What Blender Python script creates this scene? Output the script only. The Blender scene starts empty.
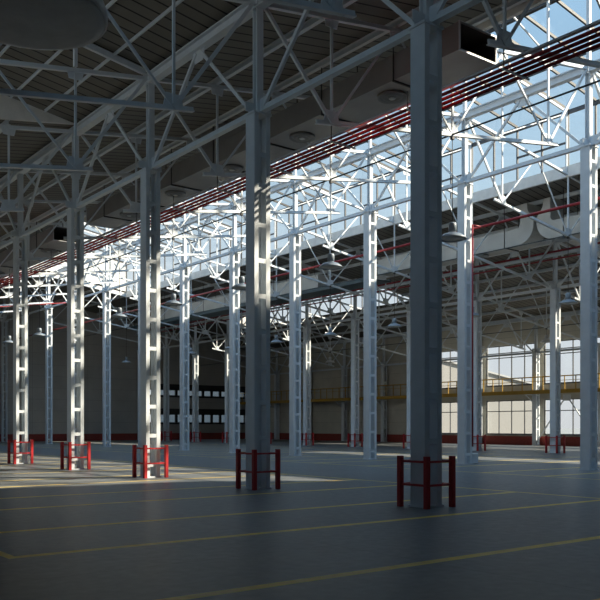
import bpy, math, random
from mathutils import Vector
random.seed(7)
S = bpy.context.scene
COL = S.collection

# ------------------------------------------------------------------ camera, sky, sun, exposure
CX, CY, CZ = -12.387, -11.783, 1.662
TH = 0.6591
F = 827.55
cam_d = bpy.data.cameras.new('camera'); cam = bpy.data.objects.new('camera', cam_d); COL.objects.link(cam)
cam.location = (CX, CY, CZ); cam.rotation_euler = (math.pi/2, 0, -TH)
cam_d.sensor_width = 36; cam_d.lens = F/600*36; cam_d.shift_y = (425.2-300)/600
cam_d.clip_end = 600
S.camera = cam

SUN_DIR = Vector((-1.31, 0.91, -1.0)).normalized()
sun_d = bpy.data.lights.new('sun', 'SUN'); sun = bpy.data.objects.new('sun', sun_d); COL.objects.link(sun)
sun_d.energy = 11.5; sun_d.angle = math.radians(1.0); sun_d.color = (1.0, 0.87, 0.68)
sun.rotation_euler = SUN_DIR.to_track_quat('-Z', 'Y').to_euler()
sun.location = (60, -40, 60)

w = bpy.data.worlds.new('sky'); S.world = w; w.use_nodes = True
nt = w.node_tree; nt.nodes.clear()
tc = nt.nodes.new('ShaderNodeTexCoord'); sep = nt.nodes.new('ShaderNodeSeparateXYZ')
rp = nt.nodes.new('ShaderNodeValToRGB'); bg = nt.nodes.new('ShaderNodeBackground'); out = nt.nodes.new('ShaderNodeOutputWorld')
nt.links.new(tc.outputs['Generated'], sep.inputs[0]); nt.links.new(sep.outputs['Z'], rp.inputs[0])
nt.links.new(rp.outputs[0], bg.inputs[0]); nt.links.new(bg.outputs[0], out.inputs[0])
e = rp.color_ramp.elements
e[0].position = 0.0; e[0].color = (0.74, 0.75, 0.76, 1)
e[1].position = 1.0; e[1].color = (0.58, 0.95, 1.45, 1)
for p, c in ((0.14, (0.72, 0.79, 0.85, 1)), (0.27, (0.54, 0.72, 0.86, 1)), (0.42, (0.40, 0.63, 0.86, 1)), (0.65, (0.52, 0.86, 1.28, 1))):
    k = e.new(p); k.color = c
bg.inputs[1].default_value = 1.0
S.view_settings.view_transform = 'Standard'; S.view_settings.look = 'None'
S.view_settings.gamma = 1; S.view_settings.use_curve_mapping = False
S.view_settings.exposure = 0.0

# ------------------------------------------------------------------ materials
def nodes_of(name):
    m = bpy.data.materials.new(name); m.use_nodes = True
    n = m.node_tree; b = n.nodes['Principled BSDF']
    return m, n, b
def paint(name, col, rough=0.5, metal=0.0, var=0.08, scale=3.0, bump=0.0):
    m, n, b = nodes_of(name)
    tc = n.nodes.new('ShaderNodeTexCoord'); no = n.nodes.new('ShaderNodeTexNoise')
    no.inputs['Scale'].default_value = scale; no.inputs['Detail'].default_value = 5
    n.links.new(tc.outputs['Object'], no.inputs['Vector'])
    r = n.nodes.new('ShaderNodeValToRGB')
    r.color_ramp.elements[0].position = 0.3; r.color_ramp.elements[1].position = 0.75
    r.color_ramp.elements[0].color = tuple(c*(1-var) for c in col)+(1,)
    r.color_ramp.elements[1].color = tuple(min(1, c*(1+var)) for c in col)+(1,)
    n.links.new(no.outputs['Fac'], r.inputs[0]); n.links.new(r.outputs[0], b.inputs['Base Color'])
    b.inputs['Roughness'].default_value = rough; b.inputs['Metallic'].default_value = metal
    if bump:
        bp = n.nodes.new('ShaderNodeBump'); bp.inputs['Strength'].default_value = bump; bp.inputs['Distance'].default_value = 0.02
        n.links.new(no.outputs['Fac'], bp.inputs['Height']); n.links.new(bp.outputs[0], b.inputs['Normal'])
    return m
M = {}
M['steel'] = paint('white_painted_steel', (0.71, 0.76, 0.80), 0.55, var=0.05)
M['steel_dark'] = paint('grey_window_steel', (0.085, 0.09, 0.10), 0.6)
M['steel_black'] = paint('dark_glazing_bars', (0.035, 0.038, 0.045), 0.6)
M['red'] = paint('red_paint', (0.46, 0.020, 0.024), 0.45)
M['pipe_red'] = paint('dark_red_pipe_paint', (0.46, 0.03, 0.035), 0.45)
M['duct'] = paint('galvanised_duct', (0.50, 0.51, 0.50), 0.5, 0.25, var=0.1, scale=1.2)
M['duct_grey'] = paint('dull_grey_duct', (0.30, 0.29, 0.28), 0.5, 0.15, var=0.1, scale=1.2)
M['red_mid'] = paint('red_water_pipe_paint', (0.32, 0.022, 0.03), 0.45)
M['duct_shade'] = paint('painted_duct_shade', (0.04, 0.04, 0.04), 0.7)  # shade of the hollow duct ends, put into the colour
M['black'] = paint('black_rod_paint', (0.03, 0.03, 0.032), 0.6)
M['cable'] = paint('cable_sheath', (0.05, 0.07, 0.08), 0.5)
M['lamp'] = paint('lamp_enamel', (0.30, 0.35, 0.40), 0.35)
M['lamp_dark'] = paint('lamp_enamel_dark', (0.80, 0.80, 0.81), 0.8)
M['grille'] = paint('diffuser_grille', (0.20, 0.20, 0.20), 0.5, 0.2)
M['lens'] = paint('lamp_lens', (0.42, 0.42, 0.40), 0.3)
M['ochre'] = paint('ochre_steel_paint', (0.50, 0.30, 0.035), 0.5)
M['tray'] = paint('cable_tray_zinc', (0.55, 0.57, 0.60), 0.4, 0.3)
M['plaster'] = paint('white_wall_panel', (0.80, 0.79, 0.76), 0.8)
M['facade'] = paint('cream_facade', (0.27, 0.262, 0.245), 0.9, var=0.03)
M['ground'] = paint('pale_yard_concrete', (0.26, 0.26, 0.245), 0.9, var=0.1, scale=0.3)
M['soffit'] = paint('grey_panel', (0.36, 0.36, 0.35), 0.7)

def math_node(n, op, a, b=None, clamp=False):
    d = n.nodes.new('ShaderNodeMath'); d.operation = op; d.use_clamp = clamp
    for i, v in enumerate((a, b)):
        if v is None: continue
        if isinstance(v, (int, float)): d.inputs[i].default_value = v
        else: n.links.new(v, d.inputs[i])
    return d.outputs[0]
def xyz(n):
    g = n.nodes.new('ShaderNodeNewGeometry'); s = n.nodes.new('ShaderNodeSeparateXYZ')
    n.links.new(g.outputs['Position'], s.inputs[0]); return g, s
def periodic(n, coord, off, period, half):
    a = math_node(n, 'SUBTRACT', coord, off); b = math_node(n, 'DIVIDE', a, period)
    f = math_node(n, 'FRACT', math_node(n, 'ADD', b, 0.5))
    d = math_node(n, 'ABSOLUTE', math_node(n, 'SUBTRACT', f, 0.5))
    return math_node(n, 'LESS_THAN', d, half/period)
def band(n, coord, lo, hi):
    return math_node(n, 'MULTIPLY', math_node(n, 'GREATER_THAN', coord, lo), math_node(n, 'LESS_THAN', coord, hi))
def mixc(n, fac, a, b):
    d = n.nodes.new('ShaderNodeMix'); d.data_type = 'RGBA'
    if isinstance(fac, float): d.inputs[0].default_value = fac
    else: n.links.new(fac, d.inputs[0])
    for i, v in ((6, a), (7, b)):
        if isinstance(v, tuple): d.inputs[i].default_value = v
        else: n.links.new(v, d.inputs[i])
    return d.outputs[2]

def deck_material():
    m, n, b = nodes_of('dark_roof_deck')
    g, s = xyz(n)
    seam = periodic(n, s.outputs['Y'], 0.0, 0.5, 0.035)
    no = n.nodes.new('ShaderNodeTexNoise'); no.inputs['Scale'].default_value = 1.3; no.inputs['Detail'].default_value = 4
    n.links.new(g.outputs['Position'], no.inputs['Vector'])
    base = mixc(n, no.outputs['Fac'], (0.155, 0.145, 0.128, 1), (0.22, 0.208, 0.185, 1))
    n.links.new(mixc(n, seam, base, (0.012, 0.012, 0.012, 1)), b.inputs['Base Color'])
    b.inputs['Roughness'].default_value = 0.75
    return m
M['deck'] = deck_material()

def floor_material():
    m, n, b = nodes_of('polished_concrete_floor')
    g, s = xyz(n); X, Y = s.outputs['X'], s.outputs['Y']
    n1 = n.nodes.new('ShaderNodeTexNoise'); n1.inputs['Scale'].default_value = 0.45; n1.inputs['Detail'].default_value = 8; n1.inputs['Roughness'].default_value = 0.65
    n2 = n.nodes.new('ShaderNodeTexNoise'); n2.inputs['Scale'].default_value = 6.0; n2.inputs['Detail'].default_value = 6
    n.links.new(g.outputs['Position'], n1.inputs['Vector']); n.links.new(g.outputs['Position'], n2.inputs['Vector'])
    c1 = mixc(n, n1.outputs['Fac'], (0.125, 0.138, 0.148, 1), (0.245, 0.255, 0.262, 1))
    c2 = mixc(n, math_node(n, 'MULTIPLY', n2.outputs['Fac'], 0.45), c1, (0.16, 0.17, 0.175, 1))
    # sawn joints
    j = math_node(n, 'MAXIMUM', periodic(n, Y, 3.0, 6.0, 0.006), periodic(n, X, 0.0, 5.0, 0.006))
    c3 = mixc(n, math_node(n, 'MULTIPLY', j, 0.6), c2, (0.05, 0.05, 0.05, 1))
    # painted bay lines
    rows = math_node(n, 'MAXIMUM', periodic(n, Y, -4.8, 6.0, 0.088), periodic(n, Y, -1.35, 6.0, 0.088))
    a1 = math_node(n, 'MULTIPLY', rows, band(n, X, -8.95, 4.55))
    a2 = math_node(n, 'MULTIPLY', rows, band(n, X, 10.3, 26.0))
    box = math_node(n, 'FRACT', math_node(n, 'DIVIDE', math_node(n, 'ADD', Y, 1.41), 6.0))
    inb = math_node(n, 'LESS_THAN', box, 2.67/6.0)
    a3 = math_node(n, 'MULTIPLY', band(n, X, -8.95, -8.82), inb)
    a4 = math_node(n, 'MAXIMUM', band(n, X, 4.43, 4.55), band(n, X, 10.3, 10.42))
    a5 = math_node(n, 'MAXIMUM', a4, band(n, X, 25.88, 26.0))
    ln = math_node(n, 'MAXIMUM', math_node(n, 'MAXIMUM', a1, a2), math_node(n, 'MAXIMUM', a3, a5))
    n3 = n.nodes.new('ShaderNodeTexNoise'); n3.inputs['Scale'].default_value = 2.2; n3.inputs['Detail'].default_value = 8
    n.links.new(g.outputs['Position'], n3.inputs['Vector'])
    wear = math_node(n, 'ADD', math_node(n, 'MULTIPLY', n3.outputs['Fac'], 1.0), 0.28, True)
    n.links.new(mixc(n, math_node(n, 'MULTIPLY', ln, wear), c3, (1.0, 0.70, 0.08, 1)), b.inputs['Base Color'])
    rr = math_node(n, 'ADD', math_node(n, 'MULTIPLY', n2.outputs['Fac'], 0.25), 0.26)
    n.links.new(rr, b.inputs['Roughness'])
    b.inputs['Specular IOR Level'].default_value = 0.08
    bp = n.nodes.new('ShaderNodeBump'); bp.inputs['Strength'].default_value = 0.12; bp.inputs['Distance'].default_value = 0.01
    n.links.new(n2.outputs['Fac'], bp.inputs['Height']); n.links.new(bp.outputs[0], b.inputs['Normal'])
    return m
M['floor'] = floor_material()

def concrete_material(name, col, axis):
    m, n, b = nodes_of(name)
    g, s = xyz(n)
    no = n.nodes.new('ShaderNodeTexNoise'); no.inputs['Scale'].default_value = 0.5; no.inputs['Detail'].default_value = 8
    n.links.new(g.outputs['Position'], no.inputs['Vector'])
    base = mixc(n, no.outputs['Fac'], tuple(c*0.75 for c in col)+(1,), tuple(c*1.2 for c in col)+(1,))
    j = math_node(n, 'MAXIMUM', periodic(n, s.outputs['Z'], 0.75, 1.2, 0.012), periodic(n, s.outputs[axis], 0.0, 6.0, 0.015))
    n.links.new(mixc(n, math_node(n, 'MULTIPLY', j, 0.4), base, (0.06, 0.06, 0.06, 1)), b.inputs['Base Color'])
    b.inputs['Roughness'].default_value = 0.85
    return m
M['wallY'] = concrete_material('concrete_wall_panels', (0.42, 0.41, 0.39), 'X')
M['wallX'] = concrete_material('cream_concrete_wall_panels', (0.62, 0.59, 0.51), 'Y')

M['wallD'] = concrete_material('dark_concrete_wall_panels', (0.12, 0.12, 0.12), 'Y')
def brick_material():
    m, n, b = nodes_of('red_brick_plinth')
    g, s = xyz(n)
    cmb = n.nodes.new('ShaderNodeCombineXYZ')
    n.links.new(math_node(n, 'ADD', s.outputs['X'], s.outputs['Y']), cmb.inputs[0]); n.links.new(s.outputs['Z'], cmb.inputs[1])
    bt = n.nodes.new('ShaderNodeTexBrick'); bt.inputs['Scale'].default_value = 4.0
    bt.inputs['Color1'].default_value = (0.34, 0.055, 0.04, 1); bt.inputs['Color2'].default_value = (0.26, 0.04, 0.03, 1)
    bt.inputs['Mortar'].default_value = (0.20, 0.06, 0.05, 1); bt.inputs['Mortar Size'].default_value = 0.015
    n.links.new(cmb.outputs[0], bt.inputs['Vector']); n.links.new(bt.outputs['Color'], b.inputs['Base Color'])
    b.inputs['Roughness'].default_value = 0.85
    return m
M['brick'] = brick_material()

def glass_material():
    m = bpy.data.materials.new('thin_window_glass'); m.use_nodes = True
    n = m.node_tree; n.nodes.clear()
    o = n.nodes.new('ShaderNodeOutputMaterial'); mx = n.nodes.new('ShaderNodeMixShader')
    t = n.nodes.new('ShaderNodeBsdfTransparent'); t.inputs[0].default_value = (0.95, 0.965, 0.97, 1)
    gl = n.nodes.new('ShaderNodeBsdfGlossy'); gl.inputs['Roughness'].default_value = 0.05
    lw = n.nodes.new('ShaderNodeLayerWeight'); lw.inputs['Blend'].default_value = 0.5
    fac = math_node(n, 'ADD', math_node(n, 'MULTIPLY', math_node(n, 'POWER', lw.outputs['Facing'], 4.0), 0.22), 0.02)
    n.links.new(fac, mx.inputs[0]); n.links.new(t.outputs[0], mx.inputs[1]); n.links.new(gl.outputs[0], mx.inputs[2])
    n.links.new(mx.outputs[0], o.inputs[0])
    return m
M['glass'] = glass_material()
M['frost'] = paint('milky_glazing', (0.75, 0.77, 0.78), 0.6)

# ------------------------------------------------------------------ mesh helpers
class MB:
    def __init__(s): s.v = []; s.f = []; s.sm = []
    def add(s, v, f, smooth=False):
        o = len(s.v); s.v += [tuple(p) for p in v]; s.f += [tuple(i+o for i in q) for q in f]; s.sm += [smooth]*len(f)
        return s
    def box(s, x0, x1, y0, y1, z0, z1):
        v = [(x, y, z) for z in (z0, z1) for x, y in ((x0, y0), (x1, y0), (x1, y1), (x0, y1))]
        return s.add(v, [(3, 2, 1, 0), (4, 5, 6, 7), (0, 1, 5, 4), (1, 2, 6, 5), (2, 3, 7, 6), (3, 0, 4, 7)])
    def prof(s, p, q, poly, up=(0, 0, 1), smooth=False):
        p = Vector(p); q = Vector(q); d = (q-p).normalized(); u = Vector(up)
        if abs(d.dot(u)) > 0.99: u = Vector((0, 1, 0))
        r = d.cross(u).normalized(); u = r.cross(d).normalized()
        n = len(poly); v = [p+r*a+u*b for a, b in poly]+[q+r*a+u*b for a, b in poly]
        f = [(i, (i+1) % n, n+(i+1) % n, n+i) for i in range(n)]
        o = len(s.v); s.add(v, f, smooth); s.add([], [])
        s.f += [tuple(o+i for i in reversed(range(n))), tuple(o+n+i for i in range(n))]; s.sm += [False, False]
        return s
    def bar(s, p, q, a, b=None, up=(0, 0, 1)):
        b = a if b is None else b
        return s.prof(p, q, [(-a/2, -b/2), (a/2, -b/2), (a/2, b/2), (-a/2, b/2)], up)
    def tube(s, p, q, r, n=10):
        return s.prof(p, q, [(r*math.cos(2*math.pi*i/n), r*math.sin(2*math.pi*i/n)) for i in range(n)], smooth=True)
    def ibeam(s, p, q, w, h, t=0.03, up=(0, 0, 1)):
        a, b = w/2, h/2
        return s.prof(p, q, [(-a, -b), (a, -b), (a, -b+t), (t/2, -b+t), (t/2, b-t), (a, b-t), (a, b), (-a, b), (-a, b-t), (-t/2, b-t), (-t/2, -b+t), (-a, -b+t)], up)
    def tee(s, p, q, w, h, up=(0, 0, 1), t=0.025):        # pair of angles back to back, flange below
        a, b = w/2, h/2
        return s.prof(p, q, [(-a, -b), (a, -b), (a, -b+t), (t, -b+t), (t, b), (-t, b), (-t, -b+t), (-a, -b+t)], up)
    def lathe(s, pts, n=28, c=(0, 0, 0)):
        v = []; f = []
        for r, z in pts:
            for i in range(n):
                a = 2*math.pi*i/n; v.append((c[0]+r*math.cos(a), c[1]+r*math.sin(a), c[2]+z))
        for k in range(len(pts)-1):
            for i in range(n):
                j = (i+1) % n; f.append((k*n+i, k*n+j, (k+1)*n+j, (k+1)*n+i))
        return s.add(v, f, True)
    def poly_extrude(s, pts, axis, a, b):
        """pts in the plane normal to axis ('X': (y,z), 'Y': (x,z)), extruded a..b"""
        def P(t, p): return (t, p[0], p[1]) if axis == 'X' else (p[0], t, p[1])
        n = len(pts); v = [P(a, p) for p in pts]+[P(b, p) for p in pts]
        return s.add(v, [(i, (i+1) % n, n+(i+1) % n, n+i) for i in range(n)]+[tuple(reversed(range(n))), tuple(range(n, 2*n))])
    def mesh(s, name, mat, bevel=0):
        me = bpy.data.meshes.new(name); me.from_pydata(s.v, [], s.f)
        me.polygons.foreach_set('use_smooth', s.sm); me.materials.append(mat)
        import bmesh
        b = bmesh.new(); b.from_mesh(me)
        bmesh.ops.recalc_face_normals(b, faces=b.faces)
        if bevel:
            bmesh.ops.bevel(b, geom=[x for x in b.edges], offset=bevel, segments=1, affect='EDGES')
        b.to_mesh(me); b.free()
        return me
    def build(s, name, mat, parent=None, loc=(0, 0, 0), bevel=0):
        return obj(name, s.mesh(name, mat, bevel), parent, loc)
def obj(name, me, parent=None, loc=(0, 0, 0)):
    o = bpy.data.objects.new(name, me); COL.objects.link(o); o.location = loc
    if parent: o.parent = parent
    return o
def thing(name, label, cat, loc=(0, 0, 0), group=None):
    o = bpy.data.objects.new(name, None); COL.objects.link(o); o.location = loc; o.empty_display_size = 0.3
    return tag(o, label, cat, group)
def tag(o, label, cat, group=None):
    o['label'] = label; o['category'] = cat
    if group: o['group'] = group
    return o
def struct(o, label=None):
    o['kind'] = 'structure'
    if label: o['label'] = label
    return o
def kids(o): return [c for c in COL.objects if c.parent == o]
FAM = {}
def copy_thing(src, loc, label, group=None):
    if src not in FAM:
        ch = kids(src); FAM[src] = [(c, kids(c)) for c in ch]
    r = src.copy(); COL.objects.link(r); r.location = loc; r['label'] = label
    if group: r['group'] = group
    for c, gs in FAM[src]:
        d = c.copy(); COL.objects.link(d); d.parent = r
        for g in gs:
            h = g.copy(); COL.objects.link(h); h.parent = d
    return r
class Maker:
    """builds the first one, then copies it"""
    def __init__(s, fn): s.fn = fn; s.src = None
    def put(s, loc, label, group=None):
        if s.src is None:
            s.src = s.fn(); s.src.location = loc; s.src['label'] = label
            if group: s.src['group'] = group
            FAM[s.src] = [(c, kids(c)) for c in kids(s.src)]
            return s.src
        return copy_thing(s.src, loc, label, group)
ST, CT = math.sin(TH), math.cos(TH)
def proj(x, y, z):
    v, u = x-CX, y-CY; D = CT*u+ST*v
    if D < 0.5: return None
    return 300+F*(-ST*u+CT*v)/D, 425.2-F*(z-CZ)/D
def seen(pts, m=25):
    pr = [proj(*p) for p in pts]; pr = [p for p in pr if p]
    if not pr: return False
    xs = [p[0] for p in pr]; ys = [p[1] for p in pr]
    return max(xs) > -m and min(xs) < 600+m and max(ys) > -m and min(ys) < 600+m
ORD = ['first', 'second', 'third', 'fourth', 'fifth', 'sixth', 'seventh', 'eighth', 'ninth', 'tenth', 'eleventh', 'twelfth', 'thirteenth', 'fourteenth', 'fifteenth']

SL = 0.15; PITCH = 6.0
def ztop(x): return 12.70+SL*x if x <= 15 else 14.95-SL*(x-15)
DEPTH = 2.95; Y0, Y1 = -18.0, 72.4
LX0, LX1, LY0, LY1 = 7.5, 22.5, -6.0, 60.0       # roof lantern
ZE, ZR = 16.84, 18.06                            # lantern eave and ridge

# ------------------------------------------------------------------ the setting
struct(MB().box(-15.2, 45.3, Y0-.3, Y1+.3, -0.2, 0.0).build('floor', M['floor']))
struct(MB().box(-400, -15.3, -300, 400, -0.4, -0.15).box(45.4, 400, -300, 400, -0.4, -0.15)
       .box(-15.3, 45.4, Y1+.4, 400, -0.4, -0.15).box(-15.3, 45.4, -300, Y0-.4, -0.4, -0.15).build('ground', M['ground']))
dk = MB(); T = 0.14
def slab(xa, xb, za, zb, ya, yb):
    dk.poly_extrude([(xa, za), (xb, zb), (xb, zb+T), (xa, za+T)], 'Y', ya, yb)
def top(x): return ztop(x)+0.30
def roof(xa, xb, ya, yb): slab(xa, xb, top(xa), top(xb), ya, yb)
YA, YB = Y0-.3, Y1+.3
MON = ((YA, 18.0), (36.0, 60.0)); MH = 1.20        # roof monitors over the outer bays
roof(-15.3, -7.5, YA, YB); roof(0, 7.5, YA, YB); roof(22.5, 30, YA, YB); roof(37.5, 45.4, YA, YB)
roof(-7.5, 0, 18.0, 36.0); roof(30, 37.5, 18.0, 36.0); roof(-7.5, 0, 60.0, YB); roof(30, 37.5, 60.0, YB)
for a, b in ((YA, LY0), (LY1, YB)): roof(7.5, 15, a, b); roof(15, 22.5, a, b)
for a, b in MON:
    slab(-7.5, 0, top(0)+MH, top(0), a, b); slab(30, 37.5, top(30), top(30)+MH, a, b)
struct(dk.build('ceiling', M['deck']))
# outer walls
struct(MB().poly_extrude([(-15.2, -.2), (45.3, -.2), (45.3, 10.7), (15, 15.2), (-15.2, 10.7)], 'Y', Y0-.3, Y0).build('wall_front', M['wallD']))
WIN_Y = [(24.3, 29.65), (30.3, 35.65), (36.3, 41.1)]
for k in (3, 2, 1): WIN_Y.insert(0, (24.3-6*(4-k), 29.65-6*(4-k)))
zs = [0.75, 0.89, 3.78, 5.05, 8.5, 10.75]
wr = MB()
wr.box(45, 45.3, Y0-.3, Y1+.3, -0.2, zs[1]).box(45, 45.3, Y0-.3, Y1+.3, zs[2], zs[3]).box(45, 45.3, Y0-.3, Y1+.3, zs[4], zs[5])
ed = [Y0-.3]+[t for ab in WIN_Y for t in ab]+[Y1+.3]
for i in range(0, len(ed), 2):
    for a, b in ((zs[1], zs[2]), (zs[3], zs[4])): wr.box(45, 45.3, ed[i], ed[i+1], a, b)
struct(wr.build('wall_right', M['wallX']))
wl = MB()
for a, b in ((-.2, zs[3]), (zs[4], 10.9)): wl.box(-15.5, -15.2, Y0-.3, Y1+.3, a, b)
for i in range(0, len(ed), 2):
    for a, b in ((zs[3], zs[4]),): wl.box(-15.5, -15.2, ed[i], ed[i+1], a, b)  # openings for the added side-light windows
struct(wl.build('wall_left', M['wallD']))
struct(MB().box(44.86, 45.0, Y0, Y1, 0, 0.74).build('baseboard_right', M['brick']))
# back wall with two window strips
BX0, BX1 = 31.2, 44.3
bz = [(1.95, 2.95), (5.05, 5.75)]
def gable(x): return top(x)
bw = MB()
bw.poly_extrude([(-15.2, -.2), (BX0, -.2), (BX0, gable(BX0)), (15, gable(15)), (-15.2, gable(-15.2))], 'Y', Y1, Y1+.3)
bw.poly_extrude([(BX1, -.2), (45.3, -.2), (45.3, gable(45.3)), (BX1, gable(BX1))], 'Y', Y1, Y1+.3)
for a, b in ((-.2, bz[0][0]), (bz[0][1], bz[1][0])): bw.box(BX0, BX1, Y1, Y1+.3, a, b)
bw.poly_extrude([(BX0, bz[1][1]), (BX1, bz[1][1]), (BX1, gable(BX1)), (BX0, gable(BX0))], 'Y', Y1, Y1+.3)
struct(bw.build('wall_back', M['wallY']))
struct(MB().box(-15.2, 44.86, Y1-.12, Y1, 0, 0.74).build('baseboard_back', M['brick']))

WN = [0]
def window(frame_mb, glass_mb, fmat, gmat=None):
    WN[0] += 1
    e = bpy.data.objects.new('window_%d' % WN[0], None); COL.objects.link(e); e['kind'] = 'structure'
    frame_mb.build('window_frame', fmat, e); glass_mb.build('glass_pane', gmat or M['glass'], e)
    return e
# windows in the right wall
for a, b in WIN_Y:
    if not seen([(45, a, 2), (45, b, 2)], 300): continue
    for lo, hi, tr in ((zs[1], zs[2], [2.85]), (zs[3], zs[4], [7.45, 7.85])):
        fm = MB(); n = 4; x0, x1 = 45.10, 45.18
        fm.box(x0, x1, a, b, lo, lo+.07).box(x0, x1, a, b, hi-.07, hi)
        for i in range(n+1):
            y = a+(b-a)*i/n; w2 = 0.035
            y = min(max(y, a+w2), b-w2); fm.box(x0, x1, y-w2, y+w2, lo+.07, hi-.07)
        for t in tr: fm.box(x0-.02, x1, a+.07, b-.07, t-.035, t+.035)
        fm.box(44.9, 45.1, a, b, lo-.05, lo-.003)
        window(fm, MB().box(45.135, 45.145, a+.02, b-.02, lo+.02, hi-.02), M['steel_dark'])
# unseen left-wall windows, added for side light on the nearest columns; same pattern
for a, b in WIN_Y:
    for lo, hi in ((zs[3], zs[4]),):
        fm = MB().box(-15.38, -15.30, a, b, lo, lo+.07).box(-15.38, -15.30, a, b, hi-.07, hi)
        for i in range(5):
            y = min(max(a+(b-a)*i/4, a+.035), b-.035); fm.box(-15.38, -15.30, y-.035, y+.035, lo+.07, hi-.07)
        window(fm, MB().box(-15.345, -15.335, a+.02, b-.02, lo+.02, hi-.02), M['steel_dark'])
# window strips in the back wall
for lo, hi in bz:
    fm = MB(); y0, y1 = Y1-.06, Y1+.1
    fm.box(BX0-.2, BX1+.2, y0, y1, hi-.08, hi+.62).box(BX0-.2, BX1+.2, y0, y1, lo-.18, lo+.05)
    n = 11
    for i in range(n+1):
        x = BX0+(BX1-BX0)*i/n; fm.box(x-.16, x+.16, y0, y1, lo+.05, hi-.08)
    window(fm, MB().box(BX0, BX1, Y1+.05, Y1+.06, lo, hi), M['black'])

# roof lantern glazing
def ys(step=1.5): return [LY0+step*i for i in range(int((LY1-LY0)/step)+1)]
for x, sgn in ((LX0, -1), (LX1, 1)):
    zb = top(LX0)+0.12
    fm = MB(); g = MB()
    for y in ys(): fm.box(x-.05, x+.05, y-.035, y+.035, zb, ZE)
    fm.box(x-.06, x+.06, LY0, LY1, ZE-.08, ZE+.06)
    for i, y in enumerate(ys()[:-1]):
        if i % 4 in (0, 1): fm.box(x-.05, x+.05, y, y+1.5, 15.36, 15.44)
    g.box(x-.006, x+.006, LY0, LY1, zb, ZE)
    window(fm, g, M['steel_dark'])
    struct(MB().box(x-.07, x+.07, LY0, LY1, ztop(LX0)-.12, zb).build('trim_%d' % (1 if sgn < 0 else 2), M['plaster']))
for xa, xb in ((LX0, 15.0), (LX1, 15.0)):
    fm = MB(); g = MB()
    for y in ys(): fm.bar((xa, y, ZE+.12), (xb, y, ZR+.12), .085, .12)
    for t in (0.0, 0.5, 1.0):
        x = xa+(xb-xa)*t*0.992; z = ZE+(ZR-ZE)*t
        fm.bar((x, LY0, z+.05), (x, LY1, z+.05), .09, .12)
    g.poly_extrude([(xa, ZE+.13), (xb, ZR+.13), (xb, ZR+.142), (xa, ZE+.142)], 'Y', LY0, LY1)
    window(fm, g, M['steel_black'])
gp = [(LX0, ztop(LX0)-.1), (15, ztop(15)-.1), (LX1, ztop(LX1)-.1), (LX1, ZE+.1), (15, ZR+.1), (LX0, ZE+.1)]
struct(MB().poly_extrude(gp, 'Y', LY1, LY1+.12).build('trim_3', M['plaster']))
struct(MB().poly_extrude(gp, 'Y', LY0-.12, LY0).build('trim_4', M['plaster']))
# monitor glazing and gables
tn = 5
for a, b in MON:
    for xe, xv in ((-7.5, 0.0), (37.5, 30.0)):
        z0, z1 = top(xe)+.14, top(xv)+MH
        fm = MB(); n = int((b-a)/1.5)
        for i in range(n+1):
            y = a+(b-a)*i/n; fm.box(xe-.04, xe+.04, y-.035, y+.035, z0, z1)
        fm.box(xe-.05, xe+.05, a, b, z0, z0+.1)
        window(fm, MB().box(xe-.006, xe+.006, a, b, z0, z1), M['steel_dark'])
        for y in ([18.0] if b < 30 else [36.0, 60.0]):
            yy = y-.12 if y != 36.0 else y
            struct(MB().poly_extrude([(xv, top(xv)-.05), (xe, top(xe)-.05), (xe, z1)], 'Y', yy, yy+.12).build('trim_%d' % tn, M['plaster'])); tn += 1

# ------------------------------------------------------------------ columns
def column(H, double=True):
    def fn():
        t = thing('steel_column', '', 'column')
        for s in (-1, 1):
            x0, x1 = sorted((s*.25, s*.225)); xf0, xf1 = sorted((s*.25, s*.12))
            m = MB().box(x0, x1, -.2, .2, .04, H).box(*sorted((s*.225, s*.12)), -.2, -.175, .04, H).box(*sorted((s*.225, s*.12)), .175, .2, .04, H)
            m.build('channel_leg', M['steel'], t)
        n = int((H-.6)/.92)
        bm = MB().box(-.118, .118, -.195, -.18, 0, .12).mesh('batten_plate', M['steel'])
        bm2 = MB().box(-.118, .118, .18, .195, 0, .12).mesh('batten_plate', M['steel'])
        for i in range(n+1):
            z = .35+i*.92
            obj('batten_plate', bm, t, (0, 0, z))
            if double: obj('batten_plate', bm2, t, (0, 0, z))
        MB().box(-.28, .28, -.23, .23, 0, .04).build('base_plate', M['steel'], t)
        MB().box(-.28, .28, -.23, .23, H-.001, H+.05).build('head_plate', M['steel'], t)
        MB().ibeam((0, 0, H+.05), (0, 0, H+DEPTH-.16), .2, .2, .03).build('upper_post', M['steel'], t)
        MB().box(-.012, .012, -.38, .38, H+.06, H+.42).box(-.4, .4, -.012, .012, H+.06, H+.3).build('gusset_plate', M['steel'], t)
        return t
    return fn
ROWS = [('A', 0.0, 'nearest row'), ('B', 15.0, 'tall middle row'), ('C', 30.0, 'third row'), ('W', 44.45, 'right wall row')]
CM = {'A': Maker(column(9.74)), 'B': Maker(column(11.99)), 'C': Maker(column(9.74, False)), 'W': Maker(column(7.55, False))}
colk = {}
for r, X, rn in ROWS:
    ks = [k for k in range(-1, 13) if seen([(X, k*6.0, 0), (X, k*6.0, 9)], 12)]
    if r == 'A': ks = [k for k in ks if k < 12]
    colk[r] = ks
    for i, k in enumerate(ks):
        y = k*6.0 if k < 12 else 72.0
        d = {'A': 'red guard at foot', 'B': 'no guard at foot', 'C': 'red guard at foot', 'W': 'behind the gallery'}[r]
        if r in 'BW' and k == 12: d = 'against the back wall'
        if r == 'B' and k == 12: y = 72.0
        CM[r].put((X, y, 0), 'steel column, %s from right in the %s, %s' % (ORD[i], rn, d), 'laced columns of the '+rn)

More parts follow.
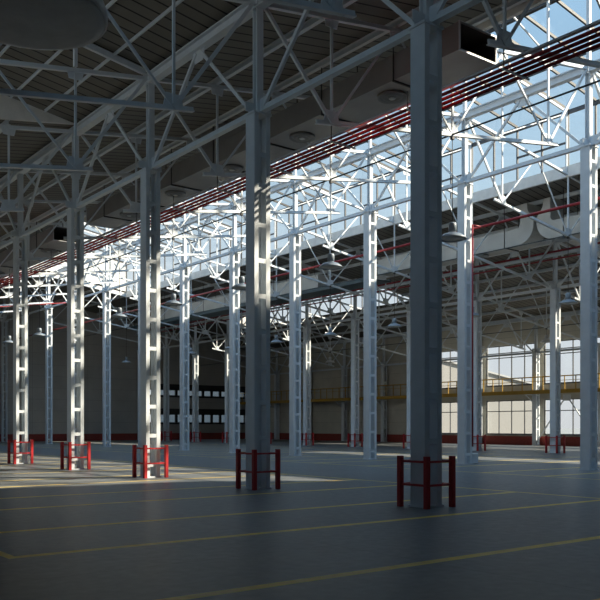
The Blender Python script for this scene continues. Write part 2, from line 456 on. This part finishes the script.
# ------------------------------------------------------------------ trusses
def transverse(sl, x0=0.0, x1=15.0):
    def fn():
        t = thing('roof_truss', '', 'roof truss')
        zt = lambda x: sl*x
        MB().tee((0.1, 0, zt(.1)), (14.9, 0, zt(14.9)), .13, .13).build('top_chord', M['steel'], t)
        MB().tee((1.95, 0, zt(1.95)-DEPTH), (13.05, 0, zt(13.05)-DEPTH), .12, .12).build('bottom_chord', M['steel'], t)
        P = [(0.15, 0), (2.5, 1), (5, 0), (7.5, 1), (10, 0), (12.5, 1), (14.85, 0)]
        for i in range(6):
            (a, ba), (b, bb) = P[i], P[i+1]
            w_ = (.10, .07, .055, .055, .07, .10)[i]
            MB().tee((a, 0, zt(a)-DEPTH*ba), (b, 0, zt(b)-DEPTH*bb), w_, w_, up=(0, 1, 0)).build('diagonal_brace', M['steel'], t)
        for a in (2.5, 7.5, 12.5):
            MB().tee((a, 0, zt(a)-DEPTH), (a, 0, zt(a)), .07, .07).build('vertical_strut', M['steel'], t)
            MB().poly_extrude([(a-.3, zt(a)-DEPTH-.06), (a+.3, zt(a)-DEPTH-.04), (a+.2, zt(a)-DEPTH+.34), (a-.2, zt(a)-DEPTH+.34)], 'Y', -.012, .012).build('gusset_plate', M['steel'], t)
        for a in (2.5, 5, 10, 12.5):
            MB().poly_extrude([(a-.28, zt(a)+.03), (a-.2, zt(a)-.28), (a+.2, zt(a)-.28), (a+.28, zt(a)+.03)], 'Y', -.012, .012).build('gusset_plate', M['steel'], t)
        return t
    return fn
up, dn = Maker(transverse(SL)), Maker(transverse(-SL))
BAYS = [(-15.0, up, 'nearest bay'), (0.0, up, 'second bay'), (15.0, dn, 'third bay'), (30.0, dn, 'far bay')]
def frame_name(k):
    return 'just before the rightmost guarded column' if k < 0 else 'in line with %s guarded column from right' % ORD[k]
for X, mk, bn in BAYS:
    for k in range(-1, 12):
        z = ztop(X) if X < 45 else 0
        if seen([(X+a, k*6, ztop(X+a)-d) for a in (0.2, 2.5, 7.5, 12.5, 14.8) for d in (0, 2.9)], 10):
            mk.put((X, k*6.0, ztop(X)), 'roof truss over the %s, %s' % (bn, frame_name(k)), 'lattice trusses over the '+bn)

def lengthwise():
    t = thing('row_girder', '', 'girder')
    MB().tee((0, .22, -DEPTH+.12), (0, 5.78, -DEPTH+.12), .17, .17).build('bottom_chord', M['steel'], t)
    MB().ibeam((0, .02, 0), (0, 5.98, 0), .26, .32, .035).build('top_beam', M['steel'], t)
    for y in (.3, 5.7):
        MB().tee((0, y, -DEPTH+.2), (0, 3+(-.12 if y < 3 else .12), -.22), .10, .10, up=(1, 0, 0)).build('diagonal_brace', M['steel'], t)
    MB().poly_extrude([(2.65, -.14), (2.78, -.5), (3.22, -.5), (3.35, -.14)], 'X', -.012, .012).build('gusset_plate', M['steel'], t)
    return t
LG = Maker(lengthwise)
for r, X, rn in ROWS:
    for k in range(-1, 12):
        if seen([(X, k*6+a, ztop(X)-d) for a in (0, 3, 6) for d in (0, 2.9)], 10):
            i = k-colk[r][0]
            where = 'between %s and %s columns from right' % (ORD[i], ORD[i+1]) if i >= 0 and i+1 < 15 else ('right of its rightmost column' if i == -1 else None)
            if where is None: continue
            LG.put((X, k*6.0, ztop(X) if r != 'W' else ztop(45)), 'lattice girder on the %s, %s' % (rn, where), 'lattice girders along the '+rn)

# lantern frames standing on the trusses
def lantern():
    t = thing('lantern_frame', '', 'roof frame')
    MB().bar((LX0+.1, 0, ZE), (15, 0, ZR-.02), .08, .12).build('rafter', M['steel'], t)
    MB().bar((15, 0, ZR-.02), (LX1-.1, 0, ZE), .08, .12).build('rafter', M['steel'], t)
    for x in (LX0+.14, 12.5, 15, 17.5, LX1-.14):
        b = ztop(x)+.1; e_ = ZR-(ZR-ZE)/7.5*abs(x-15)-.08
        MB().bar((x, 0, b), (x, 0, e_), .13 if x == 15 else .075).build('post', M['steel'], t)
    MB().bar((LX0+.2, 0, ZE-.1), (12.5, 0, ztop(12.5)+.15), .05).build('diagonal_brace', M['steel'], t)
    MB().bar((LX1-.2, 0, ZE-.1), (17.5, 0, ztop(17.5)+.15), .05).build('diagonal_brace', M['steel'], t)
    return t
LM = Maker(lantern)
for k in range(0, 10):
    LM.put((0, k*6.0, 0), 'glass lantern frame, %s' % frame_name(k), 'frames of the glass roof lantern')
def monitor():
    t = thing('monitor_frame', '', 'roof frame')
    MB().ibeam((-.15, 0, .16), (-7.4, 0, .16+MH*7.4/7.5), .12, .18, .02).build('rafter', M['steel'], t)
    for x in (-2.5, -5.0, -7.4):
        MB().bar((x, 0, SL*x+.1), (x, 0, .1-MH*x/7.5), .1).build('post', M['steel'], t)
    return t
MM = Maker(monitor)
for k in range(-1, 3):
    if seen([(-.2, k*6, 12.7), (-7, k*6, 13.5)], 10):
        MM.put((0, k*6.0, ztop(0)), 'raised dark roof frame, %s' % frame_name(k), 'raised roof frames left of the nearest row')

# purlins
def purlin(x, z, a, b, label, w_=.14, h_=.2):
    if not seen([(x, y, z) for y in range(int(a), int(b)+1, 2)], 5): return
    m = MB().ibeam((0, a, 0), (0, b, 0), w_, h_, .02)
    tag(m.build('roof_purlin', M['steel'], None, (x, 0, z)), label, 'purlin', 'lengthwise roof purlins')
cnt = {}
for nm, xs in (('nearest bay', (-12.5, -10, -7.5, -5, -2.5)), ('second bay', (2.5, 5, 7.32, 10, 12.5)), ('third bay', (17.5, 20, 22.68, 25, 27.5)), ('far bay', (32.5, 35, 37.5, 40, 42.5))):
    for i, x in enumerate(xs):
        z = ztop(x)+.19
        lab = 'long pale purlin of the %s, %s from its left' % (nm, ORD[i])
        if nm == 'nearest bay' and x > -7.5:
            purlin(x, z, 18, 36, lab+', behind the white gable panel')
        elif 'far' in nm and x < 37.5: purlin(x, z, 18, 36, lab+', in the low roof section')
        elif 7.5 < x < 22.5: purlin(x, z, LY1+.2, Y1-.1, lab+', beyond the lantern')
        else: purlin(x, z, -6 if x > -5 else -10, Y1-.1, lab)
i = 0
for x in (-1.25, -2.5, -3.75, -5.0, -6.25):
    z = top(0)-MH*x/7.5-.07
    purlin(x, z, -8, 17.8, 'slender purlin below the raised dark roof, %s left of the nearest row' % ORD[i], .055, .09); i += 1
for j, x in enumerate((-2.5, -5.0)):
    z = top(0)-MH*x/7.5-.07
    purlin(x, z, 36.2, 59.8, 'slender purlin in the distant raised roof, %s left of the nearest row' % ORD[j], .08, .1)
for j, x in enumerate((32.5, 35.0)):
    z = top(30)+MH*(x-30)/7.5-.07
    purlin(x, z, 36.2, 59.8, 'slender purlin in the raised roof beyond the third row, %s from it' % ORD[j], .08, .1)

# ------------------------------------------------------------------ guards
def guard():
    t = thing('column_guard', '', 'column guard'); a = .37
    pm = MB().box(-.052, .052, -.052, .052, 0, 1.04).mesh('post', M['red'], .006)
    for sx, sy in ((-1, -1), (1, -1), (1, 1), (-1, 1)):
        p = obj('post', pm, t, (sx*a, sy*a, 0))
    for z in (.46, .93):
        for p, q in (((-a+.05, -a, z), (a-.05, -a, z)), ((-a+.05, a, z), (a-.05, a, z)), ((-a, -a+.05, z), (-a, a-.05, z)), ((a, -a+.05, z), (a, a-.05, z))):
            MB().bar(p, q, .045).build('rail', M['red'], t)
    return t
GM = Maker(guard)
for r, X, rn in (ROWS[0], ROWS[2]):
    for i, k in enumerate(colk[r]):
        if k > 11: continue
        GM.put((X, k*6.0, 0), 'square red guard round the %s column from the right, %s' % (ORD[i], rn), 'red guards of the '+rn)

# ------------------------------------------------------------------ ducts
def duct(name, label, x0, x1, ya, yb, z0, z1, diff, mats, hang, endopen=True):
    t = thing(name, label, 'air duct', ((x0+x1)/2, ya, z0))
    cx = (x0+x1)/2; hw = (x1-x0)/2; L = yb-ya; h = z1-z0
    w_ = .03
    MB().box(-hw, hw, 0, L, 0, w_).box(-hw, hw, 0, L, h-w_, h).box(-hw, -hw+w_, 0, L, w_, h-w_).box(hw-w_, hw, 0, L, w_, h-w_).build('duct_body', mats, t)
    q_ = hw-w_-.002; e_ = w_+.002
    MB().box(-q_, q_, 1.7, 1.74, e_, h-e_).box(q_-.01, q_, .05, 1.7, e_, h-e_).box(-q_, -q_+.01, .05, 1.7, e_, h-e_).box(-q_, q_, .05, 1.7, h-e_-.01, h-e_).box(-q_, q_, .05, 1.7, e_, e_+.01).build('painted_shade', M['duct_shade'], t)  # near-black inner faces paint the shade inside the open end
    for y in (0.02, L-.02):
        MB().box(-hw-.02, hw+.02, y-.02, y+.02, -.02, 0).box(-hw-.02, hw+.02, y-.02, y+.02, h, h+.02).box(-hw-.02, -hw, y-.02, y+.02, 0, h).box(hw, hw+.02, y-.02, y+.02, 0, h).build('end_flange', M['tray'], t)
    y = 2.6
    while y < L:
        MB().box(-hw-.03, hw+.03, y-.03, y+.03, -.05, 0).build('cross_bar', M['black'], t)
        for s in (-1, 1):
            MB().tube((s*(hw+.02), y, -.04), (s*(hw+.02), y, top(cx+s*hw)-z0), .022, 6).build('hanger_rod', M['black'], t)
        y += 3.4
    for y in diff:
        yy = y-ya
        if 0 < yy < L:
            d = MB().lathe([(0, -.10), (.12, -.10), (.15, -.05), (.2, -.05), (.24, -.09), (.29, -.09), (.32, -.04), (.38, -.06), (.46, -.09), (.46, 0), (0, 0)], c=(0, yy, 0)).build('round_diffuser', M['grille'], t)
            MB().lathe([(0, -.13), (.09, -.12), (.11, -.1), (0, -.1)], 12).build('hub', M['duct'], d, (0, yy, 0))
    return t
DZ0, DZ1 = 12.02, 12.80; DX0, DX1 = 5.05, 6.60
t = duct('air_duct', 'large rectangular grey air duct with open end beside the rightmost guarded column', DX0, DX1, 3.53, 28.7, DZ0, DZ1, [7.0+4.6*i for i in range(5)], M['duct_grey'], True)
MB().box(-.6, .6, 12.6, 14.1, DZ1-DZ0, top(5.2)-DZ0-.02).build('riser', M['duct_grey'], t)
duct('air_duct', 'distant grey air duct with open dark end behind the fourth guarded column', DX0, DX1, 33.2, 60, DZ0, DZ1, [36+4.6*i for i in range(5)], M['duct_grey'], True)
def elbow_duct(label, ya, yb, riser, z0=11.4, z1=12.3, x0=24.3, x1=25.5):
    """profile in (y,z): horizontal run with an optional rounded riser at its first or last end"""
    t = thing('air_duct', label, 'air duct', ((x0+x1)/2, ya, z0)); hw = (x1-x0)/2
    L = yb-ya; h = z1-z0; tp = top((x0+x1)/2)-z0-.22
    pts = []
    if riser == 'start':
        R = .95
        pts = [(0.42, tp), (0.38, 1.75), (0.22, 1.5), (0, 1.25)]
        pts += [(R-R*math.cos(a), R-R*math.sin(a)) for a in [i*math.pi/16 for i in range(0, 9)]]
        pts += [(L, 0), (L, h), (1.05, h), (.93, h+.05), (.86, h+.18), (.85, tp)]
    elif riser == 'end':
        R = .95
        pts = [(0, h), (0, 0)]
        pts += [(L-R+R*math.sin(a), R-R*math.cos(a)) for a in [i*math.pi/16 for i in range(0, 9)]]
        pts += [(L, 1.25), (L-.22, 1.5), (L-.38, 1.75), (L-.42, tp), (L-.85, tp), (L-.86, h+.18), (L-.93, h+.05), (L-1.05, h)]
    else: pts = [(0, 0), (L, 0), (L, h), (0, h)]
    MB().poly_extrude(pts, 'X', -hw, hw).build('duct_body', M['duct'], t)
    y = 1.9
    while y < L-1:
        MB().box(-hw-.03, hw+.03, y-.03, y+.03, -.05, 0).build('cross_bar', M['black'], t)
        for s in (-1, 1): MB().tube((s*(hw+.02), y, -.04), (s*(hw+.02), y, top((x0+x1)/2+s*hw)-z0), .02, 6).build('hanger_rod', M['black'], t)
        y += 3.4
    for y in [v for v in (4, 8, 12, 16, 20, 24) if v < L-1]:
        MB().lathe([(0, -.10), (.12, -.10), (.2, -.05), (.29, -.09), (.38, -.06), (.42, -.09), (.42, 0), (0, 0)], c=(0, y, 0)).build('round_diffuser', M['lamp'], t)
    return t
elbow_duct('pale duct curving up at its left end, right of the gap near the right edge', -2, 15.15, 'end')
elbow_duct('pale duct curving up at its right end, left of the curved duct pair gap', 15.35, 27.4, 'start')
elbow_duct('straight pale duct seen through the middle columns, left of the duct gap', 33.5, 57, None)

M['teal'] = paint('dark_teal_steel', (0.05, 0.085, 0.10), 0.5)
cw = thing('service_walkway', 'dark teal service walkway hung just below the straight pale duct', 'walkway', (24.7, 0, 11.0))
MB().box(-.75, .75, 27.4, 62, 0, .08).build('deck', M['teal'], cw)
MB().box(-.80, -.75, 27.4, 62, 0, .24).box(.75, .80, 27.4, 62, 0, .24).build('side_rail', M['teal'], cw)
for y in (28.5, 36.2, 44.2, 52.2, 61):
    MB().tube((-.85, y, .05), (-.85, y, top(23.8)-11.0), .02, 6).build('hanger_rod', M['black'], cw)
# ------------------------------------------------------------------ pipes and cables
def pipe(name, pts, r, mat, label, cat='pipe', group=None, n=8):
    m = MB()
    for a, b in zip(pts, pts[1:]): m.tube(a, b, r, n)
    for p in pts[1:-1]: m.lathe([(0.001, -r), (r*.7, -r*.7), (r, 0), (r*.7, r*.7), (0.001, r)], 8, p)
    return tag(m.build(name, mat), label, cat, group)
PX = [(2.70, 9.71), (2.90, 9.70), (3.10, 9.69), (3.30, 9.68)]
for i, (x, z) in enumerate(PX):
    pipe('red_pipe', [(x, -9, z), (x, 71.8, z)], .044, M['pipe_red'], 'long dark red pipe across the photo, %s' % ('topmost of the four parallel pipes', 'second from top of the four', 'third from top of the four', 'lowest of the four parallel pipes')[i], 'pipe', 'four red pipes before the glass')
ct = thing('cable_tray', 'narrow zinc cable tray running just above the four red pipes', 'cable tray', (2.66, 0, 9.80))
MB().box(-.05, .05, -9, 71.8, 0, .012).box(-.05, -.042, -9, 71.8, .012, .05).box(.042, .05, -9, 71.8, .012, .05).build('tray', M['tray'], ct)
rk = []
for i in range(-2, 24):
    y = i*3.0
    if not seen([(3, y, 9.7)], 10): continue
    h = thing('pipe_hanger', 'slim steel hanger crossing the four red pipes', 'pipe hanger', (3.0, y+.05, 9.58), 'hangers along the red pipes')
    rk.append(h)
    if len(rk) == 1:
        bm_ = MB().bar((-.5, 0, .04), (.45, 0, .04), .04, .04).mesh('saddle_bar', M['steel']); rm_ = MB().tube((-.46, 0, .02), (-.46, 0, .50), .014, 6).mesh('hanger_rod', M['black'])
    obj('saddle_bar', bm_, h); obj('hanger_rod', rm_, h)
for i, h in enumerate(rk): h['label'] = 'slim steel hanger crossing the four red pipes, %s from the right' % (ORD[i] if i < 15 else {15: 'sixteenth', 16: 'seventeenth', 17: 'eighteenth', 18: 'nineteenth', 19: 'twentieth'}.get(i, 'one of the last'))
rp_ = pipe('red_pipe', [(15.75, -4, 10.25), (15.75, 70, 10.25)], .06, M['red_mid'], 'single bright red pipe behind the tall middle row of columns', group='red water pipes')
pipe('red_pipe', [(15.75, 11.66, 10.22), (15.10, 11.66, 10.22), (15.10, 11.66, .75)], .036, M['red_mid'], 'vertical red drop pipe down the second column of the middle row', group='red water pipes')
pipe('red_pipe', [(29.2, -4, 11.86), (29.2, 71, 11.86)], .06, M['red_mid'], 'upper of the two red pipes in front of the third row', group='red water pipes')
pipe('red_pipe', [(29.2, -4, 11.42), (29.2, 71, 11.42)], .05, M['red_mid'], 'lower of the two red pipes in front of the third row', group='red water pipes')
pipe('grey_pipe', [(29.05, -4, 11.62), (29.05, 71, 11.62)], .09, M['steel'], 'thicker grey pipe running between two red pipes at the third row')
pipe('red_pipe', [(1, 53.6, ztop(1)-DEPTH-.15), (14, 53.6, ztop(14)-DEPTH-.15)], .035, M['red_mid'], 'short red pipe crossing the second bay high at the far left', group='red water pipes')
tag(MB().box(-.2, .2, -.25, .25, 0, .45).build('column_footing', M['steel'], None, (15.47, 12.05, 0), .03), 'pale square footing beside the second column of the middle row', 'footing')
for x, z, nm in ((7.5, 10.93, 'under the glass lantern edge above the first lamp row'), (22.5, 10.93, 'above the second lamp row'), (37.5, 8.66, 'above the far lamp row by the windows')):
    z = ztop(x)-DEPTH+.02
    pipe('cable', [(x, -5 if x < 30 else 0, z-.02), (x, 71.5, z-.02)], .028, M['cable'], 'thin dark cable strung lengthwise '+nm, 'cable', 'lengthwise lamp cables', 6)

# ------------------------------------------------------------------ lamps
def lamp(drop, mat, s=1.0):
    def fn():
        t = thing('pendant_lamp', '', 'lamp')
        MB().lathe([(.0, .20), (.10, .20), (.12, .15), (.30, .09), (.44, -.02), (.45, -.06), (.43, -.06), (.42, -.02), (.28, .05), (.10, .11), (0, .11)]).build('lamp_shade', mat, t)
        MB().lathe([(0, .10), (.2, .075), (.39, -.01), (.39, -.03), (0, -.07)]).build('lamp_lens', M['lens'], t)
        h = MB().lathe([(0, .46), (.11, .46), (.13, .42), (.13, .18), (0, .18)]).build('lamp_housing', mat, t)
        MB().box(-.13, .13, -.03, .03, .25, .36).build('cooling_fin', mat, h)
        MB().tube((0, 0, .45), (0, 0, drop), .012, 6).build('lamp_cord', M['black'], t)
        MB().box(-.05, .05, -.05, .05, drop-.16, drop-.02).build('junction_box', M['black'], t)
        return t
    return fn
LZ = 7.62
LROW = [(7.5, lamp(ztop(7.5)-DEPTH-LZ, M['lamp']), 'first lamp row'), (22.5, lamp(ztop(22.5)-DEPTH-LZ, M['lamp']), 'second lamp row'), (37.5, lamp(ztop(37.5)-DEPTH-LZ, M['lamp_dark']), 'far lamp row')]
for X, fn, rn in LROW:
    mk = Maker(fn)
    ks = [k for k in range(-1, 11) if seen([(X, k*6, LZ)], 2)]
    for i, k in enumerate(ks):
        mk.put((X, k*6.0, LZ), 'grey dome pendant lamp, %s from the right in the %s' % (ORD[i], rn), 'pendant lamps of the '+rn)

# large dark dome hanging close to the camera
def at(px, py, D):
    xr = (px-300)/F*D; return (CX+ST*D+CT*xr, CY+CT*D-ST*xr, CZ+(425.2-py)/F*D)
c = at(28, 7, 12.0)
bt = thing('dome_luminaire', 'big dark dome hanging at the top left corner, cut by the frame', 'lamp', c)
R = 1.13
MB().lathe([(0, .72), (.2, .72), (.3, .62), (.75, .5), (1.05, .22), (R, -.02), (R, -.12), (R-.04, -.12), (1.0, .1), (0, .3)]).build('lamp_shade', M['lamp_dark'], bt)
MB().lathe([(0, -.02), (.9, -.06), (1.08, -.11), (1.085, -.14), (1.0, -.15), (.6, -.17), (0, -.18)]).build('lamp_lens', M['lamp_dark'], bt)
MB().tube((0, 0, .7), (0, 0, ztop(c[0])+.25-c[2]), .03, 8).build('hanger_rod', M['black'], bt)

# ------------------------------------------------------------------ gallery along the right wall
g = thing('gallery', 'long ochre steel gallery with railing along the right wall between the windows', 'gallery', (43.3, 0, 4.2))
GY0, GY1 = 12.0, 72.2
MB().ibeam((0, GY0, .12), (0, GY1, .12), .14, .30, .03).build('edge_beam', M['ochre'], g)
MB().box(.08, 1.68, GY0, GY1, .22, .27).build('deck', M['soffit'], g)
MB().tube((0, GY0, 1.32), (0, GY1, 1.32), .045, 8).build('top_rail', M['ochre'], g)
MB().tube((0, GY0, .98), (0, GY1, .98), .022, 6).build('middle_rail', M['ochre'], g)
pm = MB().box(-.03, .03, -.03, .03, .27, 1.30).mesh('railing_post', M['ochre'])
y = GY0+.5
while y < GY1:
    obj('railing_post', pm, g, (0, y, 0)); y += 1.0
brm = MB().bar((.1, 0, -.02), (1.6, 0, -.02), .1, .1).bar((.25, 0, -.07), (1.3, 0, -.7), .06).mesh('bracket', M['steel'])
for k in range(2, 12): obj('bracket', brm, g, (0, k*6.0+.35, 0))

def brace():
    t = thing('chevron_brace', '', 'brace')
    MB().bar((0, .25, .4), (0, 2.8, 3.75), .08).build('diagonal_brace', M['steel'], t)
    MB().bar((0, 5.75, .4), (0, 3.2, 3.75), .08).build('diagonal_brace', M['steel'], t)
    MB().box(-.02, .02, 2.65, 3.35, 3.6, 4.1).build('gusset_plate', M['steel'], t)
    return t
b_ = brace(); b_.location = (44.3, 24, 0); b_['label'] = 'inverted V brace below the gallery in the rightmost window bay'

# ------------------------------------------------------------------ neighbouring building outside the windows
nb = thing('neighbour_shed', 'sunlit cream gabled shed seen outside through the right windows', 'building', (60, 70, -.15))
MB().poly_extrude([(-8, 0), (38, 0), (38, 8.2), (16, 11.2), (-8, 9.6)], 'Y', 0, 40).build('wall', M['facade'], nb)
MB().poly_extrude([(-8.3, 9.6), (16, 11.2), (38.3, 8.2), (38.3, 8.45), (16, 11.45), (-8.3, 9.85)], 'Y', -.4, 40.3).build('roof', M['soffit'], nb)
n2 = thing('neighbour_annex', 'low grey-white building outside the rightmost windows', 'building', (108, 10, -.15))
MB().box(0, 20, 0, 56, 0, 6.2).build('wall', M['frost'], n2)
MB().box(-.3, 20.3, -.3, 56.3, 6.2, 6.5).build('roof', M['soffit'], n2)
